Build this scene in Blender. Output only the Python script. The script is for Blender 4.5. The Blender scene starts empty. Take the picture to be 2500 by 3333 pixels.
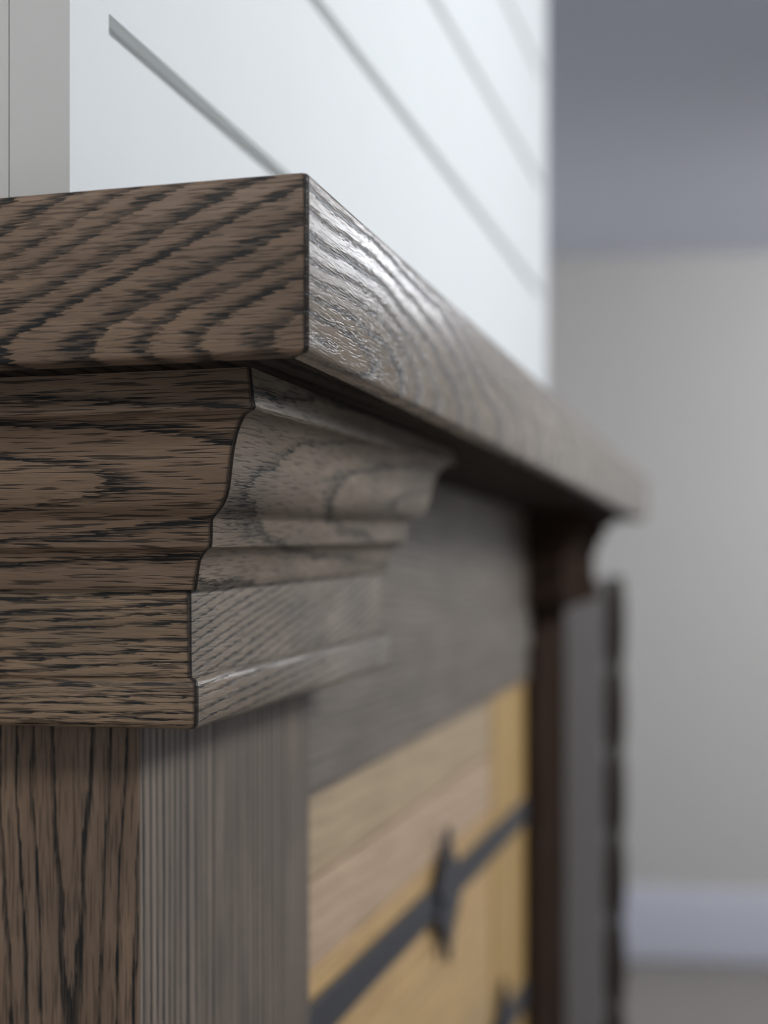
import bpy, math, random
from mathutils import Vector

# ------------------------------------------------------------------ camera, world, lamps, exposure
sc = bpy.context.scene
col = sc.collection
EYE = 1.368                      # camera height above the floor
cam_d = bpy.data.cameras.new('camera')
cam = bpy.data.objects.new('camera', cam_d); col.objects.link(cam); sc.camera = cam
cam.location = (-0.8072, -0.1854, EYE)
cam.rotation_euler = (math.radians(90), 0, math.radians(-(90 - 10.916)))
cam_d.sensor_fit = 'VERTICAL'; cam_d.sensor_height = 24; cam_d.sensor_width = 18
cam_d.lens = 24 * 7000 / 3333
cam_d.shift_y = 0.052
cam_d.clip_start = 0.02; cam_d.clip_end = 100
cam_d.dof.use_dof = True
cam_d.dof.focus_distance = 0.885
cam_d.dof.aperture_fstop = 3.6

w = bpy.data.worlds.new('World'); sc.world = w; w.use_nodes = True
bg = w.node_tree.nodes['Background']
bg.inputs[0].default_value = (0.92, 0.96, 1.0, 1); bg.inputs[1].default_value = 0.27

def area_lamp(name, loc, target, sx, sy, power, color):
    d = bpy.data.lights.new(name, 'AREA'); d.shape = 'RECTANGLE'; d.size = sx; d.size_y = sy
    d.energy = power; d.color = color
    o = bpy.data.objects.new(name, d); col.objects.link(o); o.location = loc
    o.rotation_euler = (Vector(target) - Vector(loc)).to_track_quat('-Z', 'Y').to_euler()
    return o
# daylight from a big window facing the mantel front
area_lamp('window_light', (0.9, -1.35, EYE + 0.97), (0.7, 0, EYE + 0.05), 1.8, 0.45, 26, (0.93, 0.97, 1.0))
# lamp further down the room, out of view to the right: sheen on the shelf edge
area_lamp('sheen_lamp', (3.1, -1.55, EYE + 0.80), (0.1, 0, EYE + 0.12), 0.6, 0.4, 7.8, (0.90, 0.94, 1.0))
# ceiling lamp behind the photographer, then an added fill to brighten the far wall
area_lamp('room_lamp', (-1.25, 0.15, EYE + 1.0), (0.05, 0.12, EYE), 0.5, 0.5, 8, (1.0, 0.96, 0.90))
area_lamp('far_wall_fill', (5.2, -1.6, EYE + 1.0), (5.9, -0.2, EYE), 0.8, 0.8, 46, (1.0, 0.97, 0.94))

sc.render.engine = 'CYCLES'
sc.cycles.use_denoising = True
sc.cycles.filter_width = 1.0
sc.cycles.sample_clamp_indirect = 4.0
sc.cycles.max_bounces = 6
sc.view_settings.view_transform = 'Standard'; sc.view_settings.look = 'None'
sc.view_settings.gamma = 1; sc.view_settings.exposure = 0.30

# ------------------------------------------------------------------ node helpers
class X:
    """a socket or number with arithmetic that builds Math nodes"""
    def __init__(s, nt, v): s.nt, s.v = nt, v
    def _m(s, op, *o):
        n = s.nt.nodes.new('ShaderNodeMath'); n.operation = op
        for i, a in enumerate((s,) + o):
            a = a.v if isinstance(a, X) else a
            if isinstance(a, (int, float)): n.inputs[i].default_value = a
            else: s.nt.links.new(a, n.inputs[i])
        return X(s.nt, n.outputs[0])
    def __add__(s, o): return s._m('ADD', o)
    def __sub__(s, o): return s._m('SUBTRACT', o)
    def __mul__(s, o): return s._m('MULTIPLY', o)
    def sqrt(s): return s._m('SQRT')
    def fract(s): return s._m('FRACT')
    def floor(s): return s._m('FLOOR')
    def abs(s): return s._m('ABSOLUTE')
    def max(s, o): return s._m('MAXIMUM', o)
    def min(s, o): return s._m('MINIMUM', o)
    def step(s, a, b):           # smoothstep from a (0) to b (1); a > b falls
        n = s.nt.nodes.new('ShaderNodeMapRange'); n.interpolation_type = 'SMOOTHSTEP'
        s.nt.links.new(s.v, n.inputs[0])
        lo, hi = (a, b) if a < b else (b, a)
        n.inputs[1].default_value = lo; n.inputs[2].default_value = hi
        n.inputs[3].default_value = 0 if a < b else 1; n.inputs[4].default_value = 1 if a < b else 0
        return X(s.nt, n.outputs[0])

def noise(nt, x, y, z, detail=1.0, rough=0.5):
    c = nt.nodes.new('ShaderNodeCombineXYZ')
    for i, a in enumerate((x, y, z)):
        a = a.v if isinstance(a, X) else a
        if isinstance(a, (int, float)): c.inputs[i].default_value = a
        else: nt.links.new(a, c.inputs[i])
    n = nt.nodes.new('ShaderNodeTexNoise'); n.inputs['Scale'].default_value = 1
    n.inputs['Detail'].default_value = detail; n.inputs['Roughness'].default_value = rough
    nt.links.new(c.outputs[0], n.inputs['Vector'])
    return X(nt, n.outputs[0])

def mixc(nt, f, a, b):
    n = nt.nodes.new('ShaderNodeMix'); n.data_type = 'RGBA'
    for i, v in ((0, f), (6, a), (7, b)):
        v = v.v if isinstance(v, X) else v
        if isinstance(v, (int, float)): n.inputs[i].default_value = v
        elif isinstance(v, tuple): n.inputs[i].default_value = (*v, 1)
        else: nt.links.new(v, n.inputs[i])
    return n.outputs[2]

def base_mat(name):
    m = bpy.data.materials.new(name); m.use_nodes = True
    nt = m.node_tree
    return m, nt, nt.nodes['Principled BSDF']

LIGHT_A = (0.32, 0.215, 0.145)
LIGHT_B = (0.24, 0.158, 0.105)
FRONT_SHEEN_A = (0.285, 0.222, 0.165)  # same stain as the ends, cool sheen of the front faces put into the colour
FRONT_SHEEN_B = (0.205, 0.158, 0.116)
DARK = (0.012, 0.0115, 0.0115)

def oak(name, a=0., b=0., c=0., t0=0., e=0.004, d=0., s0=0., ks=0.1, t1=0., de=0.001,
        period=0.01, jag=0.006, warp=0.0, ws=8., wt=30., irr=0.7, w0=0.12, w1=0.55, strength=1.0,
        fine=0.4, ps=85., pt=1000., la=LIGHT_A, lb=LIGHT_B, dark=DARK, rough=0.40, bump=0.5, ior=1.5, seed=0., edge=True, ph=0.,
        spec=0.4, blotch=0.35):
    """dark-stained oak: s runs along the grain, t across it (metres, from the UV map)"""
    m, nt, bs = base_mat(name)
    uv = nt.nodes.new('ShaderNodeUVMap'); uv.uv_map = 'grain'
    sp = nt.nodes.new('ShaderNodeSeparateXYZ'); nt.links.new(uv.outputs[0], sp.inputs[0])
    s, t = X(nt, sp.outputs[0]), X(nt, sp.outputs[1])
    st = noise(nt, s * 95., t * 1150., seed, 2.0)
    phi = (st - 0.5) * jag
    if a: phi = phi + s * a
    if b: phi = phi + t * b
    if c:
        h = t - t0; phi = phi + (h * h + e * e).sqrt() * c
    if d:
        h = t - t1; g = (s - s0) * ks
        phi = phi + (h * h + g * g + de * de).sqrt() * d
    if warp:
        phi = phi + (noise(nt, s * ws, t * wt, seed + 5.3, 1.5) - 0.5) * warp
    r = phi * (1. / period) + ph
    r = r + (noise(nt, r * 0.55, 3.1, seed + 2.2, 0.0) - 0.5) * irr
    idv = noise(nt, r.floor() * 7.37, 1.7, seed, 0.0).step(0.3, 0.7)          # each ring its own weight
    g = r.fract()
    band = g.step(w1, w0) * g.step(0.0, 0.05) * (idv * 0.35 + 0.75)
    pore = noise(nt, s * ps, t * pt, seed + 9.1, 1.5).step(0.44, 0.60)
    pore2 = noise(nt, s * ps * 0.8, t * pt * 0.95, seed + 14.7, 1.0).step(0.52, 0.64)
    dk = (band * (pore * 0.42 + 0.68) + pore2 * fine * (band * 0.4 + 0.80)).min(1.0) * strength
    tone = noise(nt, s * 9., t * 70., seed + 21., 3.0).step(0.32, 0.68)
    hair = noise(nt, s * 60., t * 1500., seed + 33., 1.0).step(0.35, 0.65)
    bl = noise(nt, s * 11., t * 16., seed + 41., 2.0).step(0.42, 0.72)
    cc = mixc(nt, tone, la, lb)
    cc = mixc(nt, hair * 0.35, cc, tuple(x * 0.45 for x in la))
    cc = mixc(nt, bl * blotch, cc, (0.075, 0.066, 0.062))
    cc = mixc(nt, dk, cc, dark)
    if edge:                      # stain gathered in the mitre joint
        wob = (noise(nt, t * 90., 0.3, seed, 2.0) - 0.5) * 0.0022
        cc = mixc(nt, (s + wob).step(0.0026, 0.0006) * 0.93, cc, (0.011, 0.0085, 0.0075))
    nt.links.new(cc, bs.inputs['Base Color'])
    rr = dk * 0.10 + rough + (tone * 0.05)
    nt.links.new(rr.v, bs.inputs['Roughness'])
    bs.inputs['Specular IOR Level'].default_value = spec; bs.inputs['IOR'].default_value = ior
    hgt = (dk * -1.0) + noise(nt, s * 260., t * 700., seed + 3., 2.0) * 0.22
    bp = nt.nodes.new('ShaderNodeBump'); bp.inputs['Strength'].default_value = bump
    bp.inputs['Distance'].default_value = 0.0004
    nt.links.new(hgt.v, bp.inputs['Height']); nt.links.new(bp.outputs[0], bs.inputs['Normal'])
    return m

def plain(name, colr, rough=0.5, var=0.06, scale=9., bump=0.0, bscale=300., spec=0.5):
    m, nt, bs = base_mat(name)
    tc = nt.nodes.new('ShaderNodeTexCoord')
    sp = nt.nodes.new('ShaderNodeSeparateXYZ'); nt.links.new(tc.outputs['Object'], sp.inputs[0])
    x, y, z = (X(nt, sp.outputs[i]) for i in range(3))
    n = noise(nt, x * scale, y * scale, z * scale, 3.0)
    nt.links.new(mixc(nt, n, tuple(v * (1 - var) for v in colr), tuple(min(1, v * (1 + var)) for v in colr)), bs.inputs['Base Color'])
    bs.inputs['Roughness'].default_value = rough; bs.inputs['Specular IOR Level'].default_value = spec
    if bump:
        n2 = noise(nt, x * bscale, y * bscale, z * bscale, 3.0)
        bp = nt.nodes.new('ShaderNodeBump'); bp.inputs['Strength'].default_value = bump; bp.inputs['Distance'].default_value = 0.001
        nt.links.new(n2.v, bp.inputs['Height']); nt.links.new(bp.outputs[0], bs.inputs['Normal'])
    return m

# ------------------------------------------------------------------ materials
M = {}
M['edge_end'] = oak('shelf_end_oak', a=1., c=2.3, t0=0.0075, e=0.006, period=0.0265, jag=0.015, warp=0.022, ws=14, wt=35,
                    irr=1.0, w0=0.16, w1=0.58, fine=0.62, seed=1.4, blotch=0.25)
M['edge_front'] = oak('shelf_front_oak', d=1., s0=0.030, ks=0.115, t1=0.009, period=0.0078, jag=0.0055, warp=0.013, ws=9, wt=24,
                      irr=0.8, w0=0.10, w1=0.46, fine=0.16, la=FRONT_SHEEN_A, lb=FRONT_SHEEN_B, seed=4.1, rough=0.22, bump=1.0, blotch=0.2, ps=70, pt=1100)
M['soffit_shade'] = oak('shelf_underside_shade_oak', b=1., a=0.03, period=0.012, jag=0.006, fine=0.4, seed=8.2, edge=False,
                  la=(0.055, 0.043, 0.034), lb=(0.045, 0.034, 0.027), spec=0.2, ior=1.15, rough=0.55)  # shade under the shelf put into the oak colour
M['crown_end'] = oak('crown_end_oak', d=1., s0=0.108, ks=0.20, t1=0.052, de=0.002, period=0.0135, jag=0.006, warp=0.007, ws=16, wt=45,
                     irr=1.2, w0=0.06, w1=0.34, fine=0.95, seed=12.6, ps=60, pt=950, strength=1.0)
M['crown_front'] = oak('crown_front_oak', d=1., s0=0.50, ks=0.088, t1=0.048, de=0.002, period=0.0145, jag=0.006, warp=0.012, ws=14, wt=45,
                       irr=1.2, w0=0.06, w1=0.30, fine=0.55, la=FRONT_SHEEN_A, lb=FRONT_SHEEN_B, seed=17.3, ps=60, pt=900, strength=0.95, ior=1.33, rough=0.46)
M['block_end'] = oak('block_end_oak', b=1., a=0.05, period=0.0052, jag=0.005, warp=0.006, ws=10, wt=30, irr=1.2, fine=0.9, seed=22.9,
                     w0=0.1, w1=0.5, ps=55, pt=900, la=(0.36, 0.246, 0.155), lb=(0.25, 0.17, 0.105), strength=1.0)
M['block_front'] = oak('block_front_oak', b=1., a=-0.13, period=0.0044, jag=0.0022, warp=0.004, ws=9, wt=25, fine=0.4, la=FRONT_SHEEN_A, lb=FRONT_SHEEN_B, seed=27.1,
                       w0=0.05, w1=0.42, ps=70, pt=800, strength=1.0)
M['neck_end'] = oak('neck_end_oak', b=1., a=0.02, period=0.0032, jag=0.0035, warp=0.003, irr=1.2, fine=0.85, seed=31.8, w0=0.05, w1=0.5,
                    ps=70, pt=950, la=(0.40, 0.275, 0.175), lb=(0.29, 0.195, 0.12), strength=1.0)
M['neck_front'] = oak('neck_front_oak', b=1., a=-0.05, period=0.0050, jag=0.003, warp=0.002, fine=0.25, la=FRONT_SHEEN_A, lb=FRONT_SHEEN_B, seed=36.4, w0=0.05, w1=0.4,
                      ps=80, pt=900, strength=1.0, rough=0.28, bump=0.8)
M['shaft_end'] = oak('shaft_end_oak', a=-1., c=24., t0=0.031, e=0.006, period=0.19, jag=0.050, warp=0.17, ws=11, wt=42, ph=0.295,
                     irr=0.35, w0=0.10, w1=0.31, fine=0.6, seed=43.7, ps=55, pt=1200, edge=False, blotch=0.3)
M['shaft_front'] = oak('shaft_front_oak', b=1., a=0.012, period=0.0105, jag=0.0022, warp=0.014, ws=2.2, wt=12, irr=0.9, w0=0.24, w1=0.60,
                       fine=0.2, la=(0.25, 0.19, 0.142), lb=(0.185, 0.14, 0.104), seed=49.9, ps=12, pt=420, edge=False, strength=1.0, blotch=0.3, rough=0.5)  # sheen grey in the colour, like the other fronts
M['frieze'] = oak('frieze_oak', b=1., a=0.02, period=0.008, jag=0.004, warp=0.006, fine=0.3, la=(0.22, 0.175, 0.135), lb=(0.17, 0.135, 0.104), seed=55.2, edge=False, blotch=0.2, strength=0.7)  # also greyed for the front sheen
M['far_shade_oak'] = oak('far_leg_shade_oak', b=1., a=0.02, period=0.007, jag=0.004, warp=0.006, fine=0.3, seed=61.2, edge=False, blotch=0.3,
                   la=(0.06, 0.036, 0.024), lb=(0.045, 0.027, 0.018), spec=0.05, rough=0.8, ior=1.02)  # colour darkened to stand for shade at the far end
M['far_front'] = oak('far_leg_front_oak', b=1., a=0.02, period=0.007, jag=0.004, warp=0.006, fine=0.2, la=FRONT_SHEEN_A, lb=FRONT_SHEEN_B, seed=63.2, edge=False, strength=0.5)
M['column'] = oak('column_oak', b=1., period=0.006, jag=0.004, fine=0.3, seed=66.2, edge=False,
                  la=(0.055, 0.035, 0.02), lb=(0.04, 0.025, 0.015), rough=0.5)
honey = [(0.54, 0.39, 0.235), (0.64, 0.44, 0.285), (0.70, 0.44, 0.19), (0.72, 0.46, 0.20), (0.64, 0.43, 0.21)]
for i, hc in enumerate(honey):
    M['honey%d' % i] = oak('honey_plank_%d' % i, b=1., a=0.03, period=0.012, jag=0.006, warp=0.01, fine=0.2, seed=70. + i * 3, edge=False,
                           la=hc, lb=tuple(v * 0.82 for v in hc), dark=tuple(v * 0.45 for v in hc), blotch=0.0, strength=0.6)
M['jamb'] = oak('golden_jamb_oak', b=1., period=0.012, jag=0.006, warp=0.01, fine=0.2, seed=92., edge=False,
                la=(0.62, 0.40, 0.14), lb=(0.50, 0.30, 0.10), dark=(0.3, 0.15, 0.05), blotch=0.0, strength=0.6)
M['screen'] = plain('grey_screen_paint', (0.30, 0.275, 0.26), 0.8, 0.05, 8)
M['iron'] = plain('black_iron', (0.028, 0.028, 0.033), 0.5, 0.2, 40, 0.3, 200)
M['white'] = plain('white_paint', (0.80, 0.81, 0.80), 0.75, 0.015, 14, 0.12, 220)
M['wall'] = plain('grey_wall_paint', (0.60, 0.60, 0.595), 0.8, 0.02, 3, 0.1, 150)
M['ceiling'] = plain('ceiling_paint', (0.70, 0.74, 0.86), 0.85, 0.02, 3)
M['skirting'] = plain('skirting_paint', (0.62, 0.65, 0.76), 0.5, 0.02, 5)
M['floor'] = plain('grey_carpet', (0.27, 0.255, 0.245), 0.95, 0.15, 60, 0.4, 400)
M['floor_dark'] = plain('dark_gap', (0.04, 0.04, 0.04), 0.8)

# ------------------------------------------------------------------ mesh helpers
# the mantel is old and hand fitted: its horizontals run slightly out of level along its length
KZ = [(-2.0, 0.015), (0.018, 0.015), (0.064, 0.003), (0.080, -0.013), (0.12, -0.019), (0.2, -0.030), (3.0, -0.030)]
KV = [(-2.0, 0.0), (-0.12, 0.0), (-0.07, 0.008), (-0.05, 0.0), (0.018, 0.0), (0.080, -0.024), (0.1518, -0.047), (3.0, -0.047)]
def lerp_table(T, z):
    for (z0, k0), (z1, k1) in zip(T, T[1:]):
        if z <= z1: return k0 + (k1 - k0) * max(0, min(1, (z - z0) / (z1 - z0)))
    return T[-1][1]
def warp(p):
    u, v, z = p
    fade = max(0., min(1., (z + 1.30) / 0.9))       # dies out towards the floor
    return Vector((u, v, z + (lerp_table(KZ, z) * u + lerp_table(KV, z) * min(v, 0.16)) * fade + EYE))

def thing(name, label, cat, loc, group=None):
    o = bpy.data.objects.new(name, None); col.objects.link(o); o.location = loc; o.empty_display_size = 0.1
    o['label'] = label; o['category'] = cat
    if group: o['group'] = group
    return o

def root_of(o):
    while o.parent: o = o.parent
    return o

def link(name, verts, faces, uvs, mats, parent=None, mat_idx=None, smooth=30):
    """verts in world space; uvs one (s,t) list per face"""
    base = root_of(parent).location if parent else Vector((0, 0, 0))
    me = bpy.data.meshes.new(name)
    me.from_pydata([tuple(Vector(v) - base) for v in verts], [], faces)
    if not isinstance(mats, (list, tuple)): mats = [mats]
    for m in mats: me.materials.append(m)
    if uvs:
        l = me.uv_layers.new(name='grain')
        for p, fu in zip(me.polygons, uvs):
            for li, c in zip(p.loop_indices, fu): l.data[li].uv = c
    if mat_idx:
        for p, i in zip(me.polygons, mat_idx): p.material_index = i
    me.validate()
    import bmesh
    bm = bmesh.new(); bm.from_mesh(me); bmesh.ops.recalc_face_normals(bm, faces=bm.faces); bm.to_mesh(me); bm.free()
    if smooth:
        for p in me.polygons: p.use_smooth = True
        me.set_sharp_from_angle(angle=math.radians(smooth))
    o = bpy.data.objects.new(name, me); col.objects.link(o)
    if parent: o.parent = parent
    return o

def box(name, lo, hi, mat, parent=None, grain='u', warped=True, bev=0.0):
    """box with UVs in metres; grain names the axis that s runs along"""
    (x0, y0, z0), (x1, y1, z1) = lo, hi
    V = [(x, y, z) for x in (x0, x1) for y in (y0, y1) for z in (z0, z1)]
    F = [(0, 1, 3, 2), (4, 6, 7, 5), (0, 4, 5, 1), (2, 3, 7, 6), (0, 2, 6, 4), (1, 5, 7, 3)]
    ax = {'u': 0, 'v': 1, 'z': 2}[grain]
    U = []
    for f in F:
        pts = [V[i] for i in f]
        const = [k for k in range(3) if len({p[k] for p in pts}) == 1][0]
        rest = [k for k in range(3) if k != const]
        sa = ax if ax in rest else rest[0]
        ta = [k for k in rest if k != sa][0]
        U.append([(p[sa], p[ta]) for p in pts])
    P = [warp(p) if warped else Vector((p[0], p[1], p[2] + EYE)) for p in V]
    o = link(name, P, F, U, mat, parent, smooth=0)
    if bev:
        md = o.modifiers.new('bevel', 'BEVEL'); md.width = bev; md.segments = 3; md.limit_method = 'ANGLE'
    return o

def strip(name, prof, pos, slens, mat, parent, core, inset=(0.0, 0.0), rnd=0.0016, mid=None):
    """mitred moulding: closed profile prof [(o,z)], pos(o, end, extra) -> (u,v); both ends mitred.
    core = number of trailing profile points that form the hidden back"""
    n = len(prof)
    arc = [0.]
    for (o0, z0), (o1, z1) in zip(prof, prof[1:]): arc.append(arc[-1] + math.hypot(o1 - o0, z1 - z0))
    arc.append(arc[-1] + math.hypot(prof[-1][0] - prof[0][0], prof[-1][1] - prof[0][1]))
    top = arc[n - core - 1] if core else arc[-1]
    # stations: (end, distance from the mitre, inward pull)
    stations = [(0, 0.0, inset[0]), (0, rnd * 0.45, inset[0] * 0.30), (0, rnd, 0.0)] + ([(0, mid, 0.0)] if mid else []) + [(1, rnd, 0.0), (1, rnd * 0.45, inset[1] * 0.30), (1, 0.0, inset[1])]
    rings, ss = [], []
    for end, ds, pull in stations:
        ring, sr = [], []
        for i, (o, z) in enumerate(prof):
            oo = o + (pull if i < n - core else 0)
            u, v, s = pos(oo, o, end, ds)
            ring.append(warp((u, v, z))); sr.append(s)
        rings.append(ring); ss.append(sr)
    V = [p for r in rings for p in r]
    F, U = [], []
    for k in range(len(rings) - 1):
        for i in range(n):
            j = (i + 1) % n
            F.append((k * n + i, k * n + j, (k + 1) * n + j, (k + 1) * n + i))
            ti, tj = top - arc[i], top - arc[i + 1]
            U.append([(ss[k][i], ti), (ss[k][j], tj), (ss[k + 1][j], tj), (ss[k + 1][i], ti)])
    for k, rev in ((0, True), (len(rings) - 1, False)):
        idx = [k * n + i for i in range(n)]
        F.append(tuple(reversed(idx)) if rev else tuple(idx))
        U.append([(0.05, 0.0)] * n)
    return link(name, V, F, U, mat, parent, smooth=32)

def rounded(o_in, z_top, o_out, z_bot, r, seg=4):
    """outer half of a rounded bar, from top to bottom"""
    P = []
    for i in range(seg + 1):
        a = math.pi / 2 * i / seg
        P.append((o_out + r - r * math.sin(a), z_top - r + r * math.cos(a)))
    for i in range(seg + 1):
        a = math.pi / 2 * i / seg
        P.append((o_out + r - r * math.cos(a), z_bot + r - r * math.sin(a)))
    return P

# ------------------------------------------------------------------ the setting
def flat(name, lo, hi, mat):
    o = box(name, lo, hi, mat, warped=False); o['kind'] = 'structure'; return o
CEIL = 1.07
WALL_U = 6.65
flat('floor', (-2.6, -4.2, -EYE - 0.05), (WALL_U + 0.1, 1.2, -EYE), M['floor'])
flat('ceiling', (-2.6, -4.2, CEIL), (WALL_U + 0.1, 1.2, CEIL + 0.05), M['ceiling'])
side = flat('side_wall', (WALL_U, -4.2, -EYE), (WALL_U + 0.1, 1.2, CEIL), M['wall'])
flat('back_wall', (-2.6, 0.95, -EYE), (WALL_U, 1.05, CEIL), M['wall'])
# moulded skirting board along the side wall
sk = [(0.0, 0.0), (0.018, 0.0), (0.018, 0.19), (0.014, 0.205), (0.014, 0.225), (0.006, 0.24), (0.0, 0.245)]
V, F = [], []
for v in (-4.2, 0.95):
    V += [(WALL_U - a, v, b + 0.012) for a, b in sk]
n = len(sk)
for i in range(n): F.append((i, (i + 1) % n, n + (i + 1) % n, n + i))
F += [tuple(range(n)), tuple(reversed(range(n, 2 * n)))]
so = link('skirting_board', V, F, None, M['skirting'], None); so['kind'] = 'structure'

# ------------------------------------------------------------------ the mantel
L = 1.90
MZ = thing('fireplace_mantel', 'dark stained oak fireplace mantel with thick shelf and crown moulded pilaster', 'mantel', (0.6, 0.2, 0))
ZT, ZB = 0.1518, 0.0818          # shelf top and underside, relative to the eye

# shelf: board with separate mitred edge boards
zs0, zs1 = ZB - 0.0010, ZT - 0.0022
V, F, U = [], [], []
for v in (0.0073, 0.16, 0.90):
    V += [warp(q) for q in ((0.0073, v, zs0), (L - 0.0073, v, zs0), (L - 0.0073, v, zs1), (0.0073, v, zs1))]
for k in (0, 4):
    for i in range(4):
        q = (i + 1) % 4
        F.append((k + i, k + q, k + 4 + q, k + 4 + i))
        U.append([(V[x].x, V[x].y) for x in F[-1]])
F += [(0, 1, 2, 3), (8, 11, 10, 9)]; U += [[(V[x].x, V[x].z) for x in f] for f in F[-2:]]
shelf = link('shelf', V, F, U, M['soffit_shade'], MZ, smooth=0)
edge_prof = rounded(0, ZT, 0, ZB, 0.0026) + [(0.0075, ZB - 0.0010), (0.0075, ZT)]
VB = 0.90
def pos_end(oo, o, end, ds):
    return (oo, o + ds, ds) if end == 0 else (oo, VB - ds, VB - ds)
def pos_front_full(oo, o, end, ds):
    return (o + ds, oo, ds) if end == 0 else (L - o - ds, oo, L - 2 * o - ds)
def pos_farend(oo, o, end, ds):
    return (L - oo, o + ds, ds) if end == 0 else (L - oo, VB - ds, VB - ds)
strip('edge_board', edge_prof, pos_end, None, M['edge_end'], shelf, 2, (0.0016, 0.0), 0.0024, 0.15)
strip('edge_board', edge_prof, pos_front_full, None, M['edge_front'], shelf, 2, (0.0016, 0.0016), 0.0024)
strip('edge_board', edge_prof, pos_farend, None, M['frieze'], shelf, 2, (0.0016, 0.0), 0.0024, 0.15)

# near pilaster with its capital
SH = 0.0982                      # inset of the shaft from the shelf edge
UR = 0.431                       # right edge of the shaft
pil = box('pilaster', (SH + 0.018, SH + 0.018, -EYE + 0.10), (UR - 0.002, 0.88, ZB), M['soffit_shade'], MZ, 'z')
crown = [(0.0311, ZB + 0.001), (0.0290, 0.0665), (0.0282, 0.0640), (0.0290, 0.0628), (0.0318, 0.0622), (0.0343, 0.0604), (0.0365, 0.0572), (0.0382, 0.0538), (0.0396, 0.0495),
         (0.0406, 0.0450), (0.0414, 0.0400), (0.0421, 0.0350), (0.0429, 0.0312), (0.0441, 0.0275), (0.0462, 0.0240), (0.0490, 0.0213),
         (0.0522, 0.0188), (0.0528, 0.0176), (0.0533, 0.0080), (0.0538, 0.0066), (0.0562, 0.0054), (0.0585, 0.0032), (0.0600, 0.0010), (0.0609, -0.0030),
         (0.0617, -0.0070), (0.0624, -0.0104), (0.0629, -0.0112)]
MR = 1.65                        # the return projects a little further than the front
VF = 0.104
core_in = SH + 0.010
crown_p = crown + [(core_in, -0.0112), (core_in, ZB + 0.001)]
block_p = [(0.0659, -0.0114), (0.0655, -0.0480), (core_in, -0.0480), (core_in, -0.0114)]
neck_p = rounded(0, -0.0482, 0.0616, -0.0705, 0.0038) + [(core_in, -0.0705), (core_in, -0.0482)]
def pos_front(oo, o, end, ds):
    if end == 0: return (o + ds, oo, ds)
    r = UR + MR * (SH - o); return (r - ds, oo, r - o - ds)
def pos_return(oo, o, end, ds):
    r = UR + MR * (SH - oo)
    return (r, o + ds, ds) if end == 0 else (r, VF - ds, VF - o - ds)
for nm, pr, k in (('crown_moulding', crown_p, 'crown'), ('capital_block', block_p, 'block'), ('neck_moulding', neck_p, 'neck')):
    ins = 0.0009 if k != 'neck' else 0.0014
    strip(nm, pr, pos_end, None, M[k + '_end'], pil, 2, (ins, 0), 0.0016, 0.10)
    strip(nm, pr, pos_front, None, M[k + '_front'], pil, 2, (ins, ins * 0.6), 0.0016)
    strip(nm, pr, pos_return, None, M[k + '_front'], pil, 2, (ins * 0.6, 0), 0.0016)
# shaft boards
zt, zb = -0.062, -EYE + 0.002
def board(name, corners, uvs, mat, parent, thick):
    """quad front face (warped) with thickness vector; uvs per corner"""
    A = [warp(c) for c in corners]; B = [warp((c[0] + thick[0], c[1] + thick[1], c[2])) for c in corners]
    V = A + B
    F = [(0, 1, 2, 3), (7, 6, 5, 4)] + [(i, 4 + i, 4 + (i + 1) % 4, (i + 1) % 4) for i in range(4)]
    U = [uvs, uvs[::-1]] + [[uvs[i], uvs[i], uvs[(i + 1) % 4], uvs[(i + 1) % 4]] for i in range(4)]
    o = link(name, V, F, U, mat, parent, smooth=0)
    md = o.modifiers.new('bevel', 'BEVEL'); md.width = 0.0008; md.segments = 2; md.limit_method = 'ANGLE'
    return o
board('side_board', [(SH, SH + 0.0006, zt), (SH, 0.88, zt), (SH, 0.88, zb), (SH, SH + 0.0006, zb)],
      [(zt, 0.0), (zt, 0.88 - SH), (zb, 0.88 - SH), (zb, 0.0)], M['shaft_end'], pil, (0.0175, 0))
board('front_board', [(SH + 0.0006, SH, zt), (UR, SH, zt), (UR, SH, zb), (SH + 0.0006, SH, zb)],
      [(zt, 0.0), (zt, UR - SH), (zb, UR - SH), (zb, 0.0)], M['shaft_front'], pil, (0, 0.0175))

# frieze between the pilasters
fr = box('frieze', (UR - 0.001, VF, -0.112), (1.556, VF + 0.03, ZB), M['frieze'], MZ, 'u')
box('lower_rail', (UR - 0.001, VF + 0.003, -0.149), (1.556, VF + 0.03, -0.1124), M['frieze'], fr, 'u', bev=0.002)

# far pilaster, the shade on it put into a darker oak colour
U0, U1 = 1.55, L - SH + 0.05
leg = box('pilaster', (U0, SH, -EYE + 0.002), (U1, 0.88, ZB), M['far_shade_oak'], MZ, 'z')
def far_moulding(name, prof):
    V, F, U = [], [], []
    n = len(prof)
    for k in range(4):
        for o_, z_ in prof:
            a = SH - o_
            V.append(warp((*[(U0 - a, VF + 0.002), (U0 - a, o_), (U1 + a, o_), (U1 + a, 0.88)][k], z_)))
    for k in range(3):
        for i in range(n):
            q = (i + 1) % n
            F.append((k * n + i, k * n + q, (k + 1) * n + q, (k + 1) * n + i))
            U.append([(k * .2, i * .01), (k * .2, i * .01 + .01), (k * .2 + .2, i * .01 + .01), (k * .2 + .2, i * .01)])
    F += [tuple(range(n)), tuple(reversed(range(3 * n, 4 * n)))]; U += [[(0, 0)] * n] * 2
    link(name, V, F, U, M['far_shade_oak'], leg, smooth=32)
fc = SH + 0.001
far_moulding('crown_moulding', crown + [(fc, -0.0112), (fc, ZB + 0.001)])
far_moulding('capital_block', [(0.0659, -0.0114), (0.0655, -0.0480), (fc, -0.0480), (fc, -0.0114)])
far_moulding('neck_moulding', rounded(0, -0.0482, 0.0616, -0.0705, 0.0038) + [(fc, -0.0705), (fc, -0.0482)])

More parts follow.
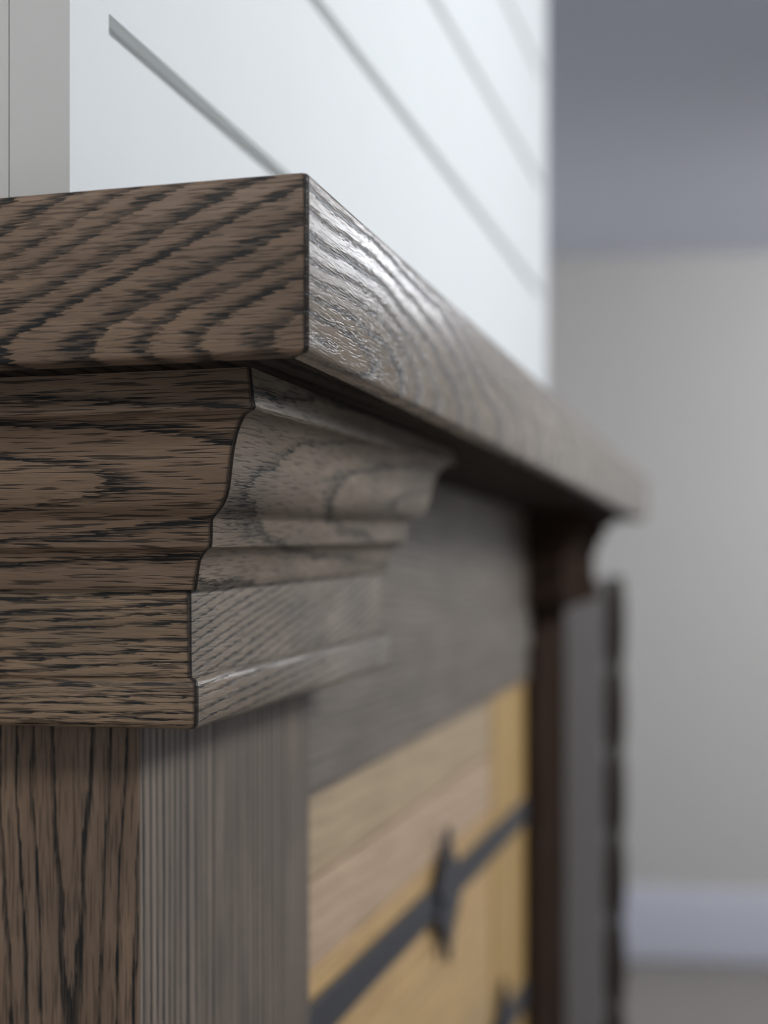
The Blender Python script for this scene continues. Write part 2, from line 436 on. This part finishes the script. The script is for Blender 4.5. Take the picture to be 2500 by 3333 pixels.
# ------------------------------------------------------------------ screen standing past the far pilaster
SC = thing('folding_screen', 'grey screen with a dark turned edge post standing past the far pilaster', 'screen', (2.2, 0.2, 0))
box('screen_panel', (2.19, 0.079, -EYE + 0.03), (2.21, 0.55, -0.020), M['screen'], SC, 'z', warped=False, bev=0.003)
cp = [(0.0, -0.016), (0.010, -0.016), (0.0125, -0.022)]
z = -0.026
while z > -EYE + 0.16:
    for f_, r_ in ((0.0, 0.0100), (0.08, 0.0128), (0.3, 0.0145), (0.6, 0.0150), (0.88, 0.0128), (0.97, 0.0100)):
        cp.append((r_, z - f_ * 0.118))
    z -= 0.118
cp += [(0.015, z), (0.015, -EYE), (0.0, -EYE)]
V, F, U = [], [], []
seg = 16
for r_, z_ in cp:
    for i in range(seg):
        a = 2 * math.pi * i / seg
        V.append((2.2 + r_ * math.cos(a), 0.066 + r_ * math.sin(a), z_ + EYE))
for k in range(len(cp) - 1):
    for i in range(seg):
        q = (i + 1) % seg
        F.append((k * seg + i, k * seg + q, (k + 1) * seg + q, (k + 1) * seg + i))
        U.append([(cp[k][1], i * .006), (cp[k][1], i * .006 + .006), (cp[k + 1][1], i * .006 + .006), (cp[k + 1][1], i * .006)])
link('turned_post', V, F, U, M['column'], SC, smooth=50)

# ------------------------------------------------------------------ plank panel in the opening
VP_ = 0.113
PN = thing('plank_panel', 'honey coloured horizontal plank panel with black iron straps inside the mantel opening', 'panel', (1.0, VP_ + 0.02, 0))
zs = [-0.10, -0.205, -0.262, -0.337, -0.43, -0.60, -0.72, -0.85, -0.98, -1.11, -1.24, -EYE + 0.002]
for i, (a, b) in enumerate(zip(zs, zs[1:])):
    box('plank', (UR - 0.02, VP_, b + 0.0012), (1.3005, VP_ + 0.018, a - 0.0012), M['honey%d' % (i % 5)], PN, 'u', bev=0.0015)
box('stile', (1.301, VP_ - 0.002, -EYE + 0.002), (1.549, VP_ + 0.018, -0.100), M['jamb'], PN, 'z', bev=0.0015)
def strap(z0, u_orn, hh):
    s_ = box('iron_strap', (UR - 0.01, VP_ - 0.0055, z0 - 0.0135), (1.545, VP_ - 0.0003, z0 + 0.0135), M['iron'], PN, 'u', bev=0.001)
    # pointed ornament: spearheads above and below the strap
    out = [(0, hh), (0.020, hh * 0.55), (0.058, hh * 0.20), (0.034, 0.0), (0.058, -hh * 0.20), (0.020, -hh * 0.55), (0, -hh)]
    out += [(-a, b) for a, b in out[-2:0:-1]]
    V = [warp((u_orn + a, v, z0 + b)) for v in (VP_ - 0.010, VP_ - 0.0056) for a, b in out]
    n = len(out)
    F = [tuple(range(n)), tuple(reversed(range(n, 2 * n)))] + [(i, n + i, n + (i + 1) % n, (i + 1) % n) for i in range(n)]
    link('spearhead', V, F, None, M['iron'], s_, smooth=0)
strap(-0.292, 0.985, 0.058)
strap(-0.490, 1.335, 0.056)

# ------------------------------------------------------------------ white panelled overmantel
VO, UL, URO = 0.115, 0.054, 1.795
OV = thing('overmantel', 'white painted overmantel of wide horizontal planks standing on the oak shelf', 'overmantel', (0.9, 0.5, 0))
z0 = ZT - 0.004
CW = 0.052
box('backing', (UL + 0.012, VO + 0.0072, z0), (URO - 0.012, 0.93, CEIL), M['white'], OV)
gz = [z0] + [0.2485 + 0.130 * k for k in range(0, 8)]
for a, b in zip(gz, gz[1:]):
    box('plank', (UL + CW, VO, a + (0.0048 if a > z0 else 0)), (URO - CW, VO + 0.0073, min(b, CEIL) - 0.0048), M['white'], OV)
box('side_panel', (UL + 0.003, VO + 0.0282, z0), (UL + 0.0122, 0.92, CEIL), M['white'], OV)
for ua, ub in ((UL, UL + CW), (URO - CW, URO)):
    box('corner_board', (ua, VO, z0), (ub, VO + 0.0266, CEIL), M['white'], OV)
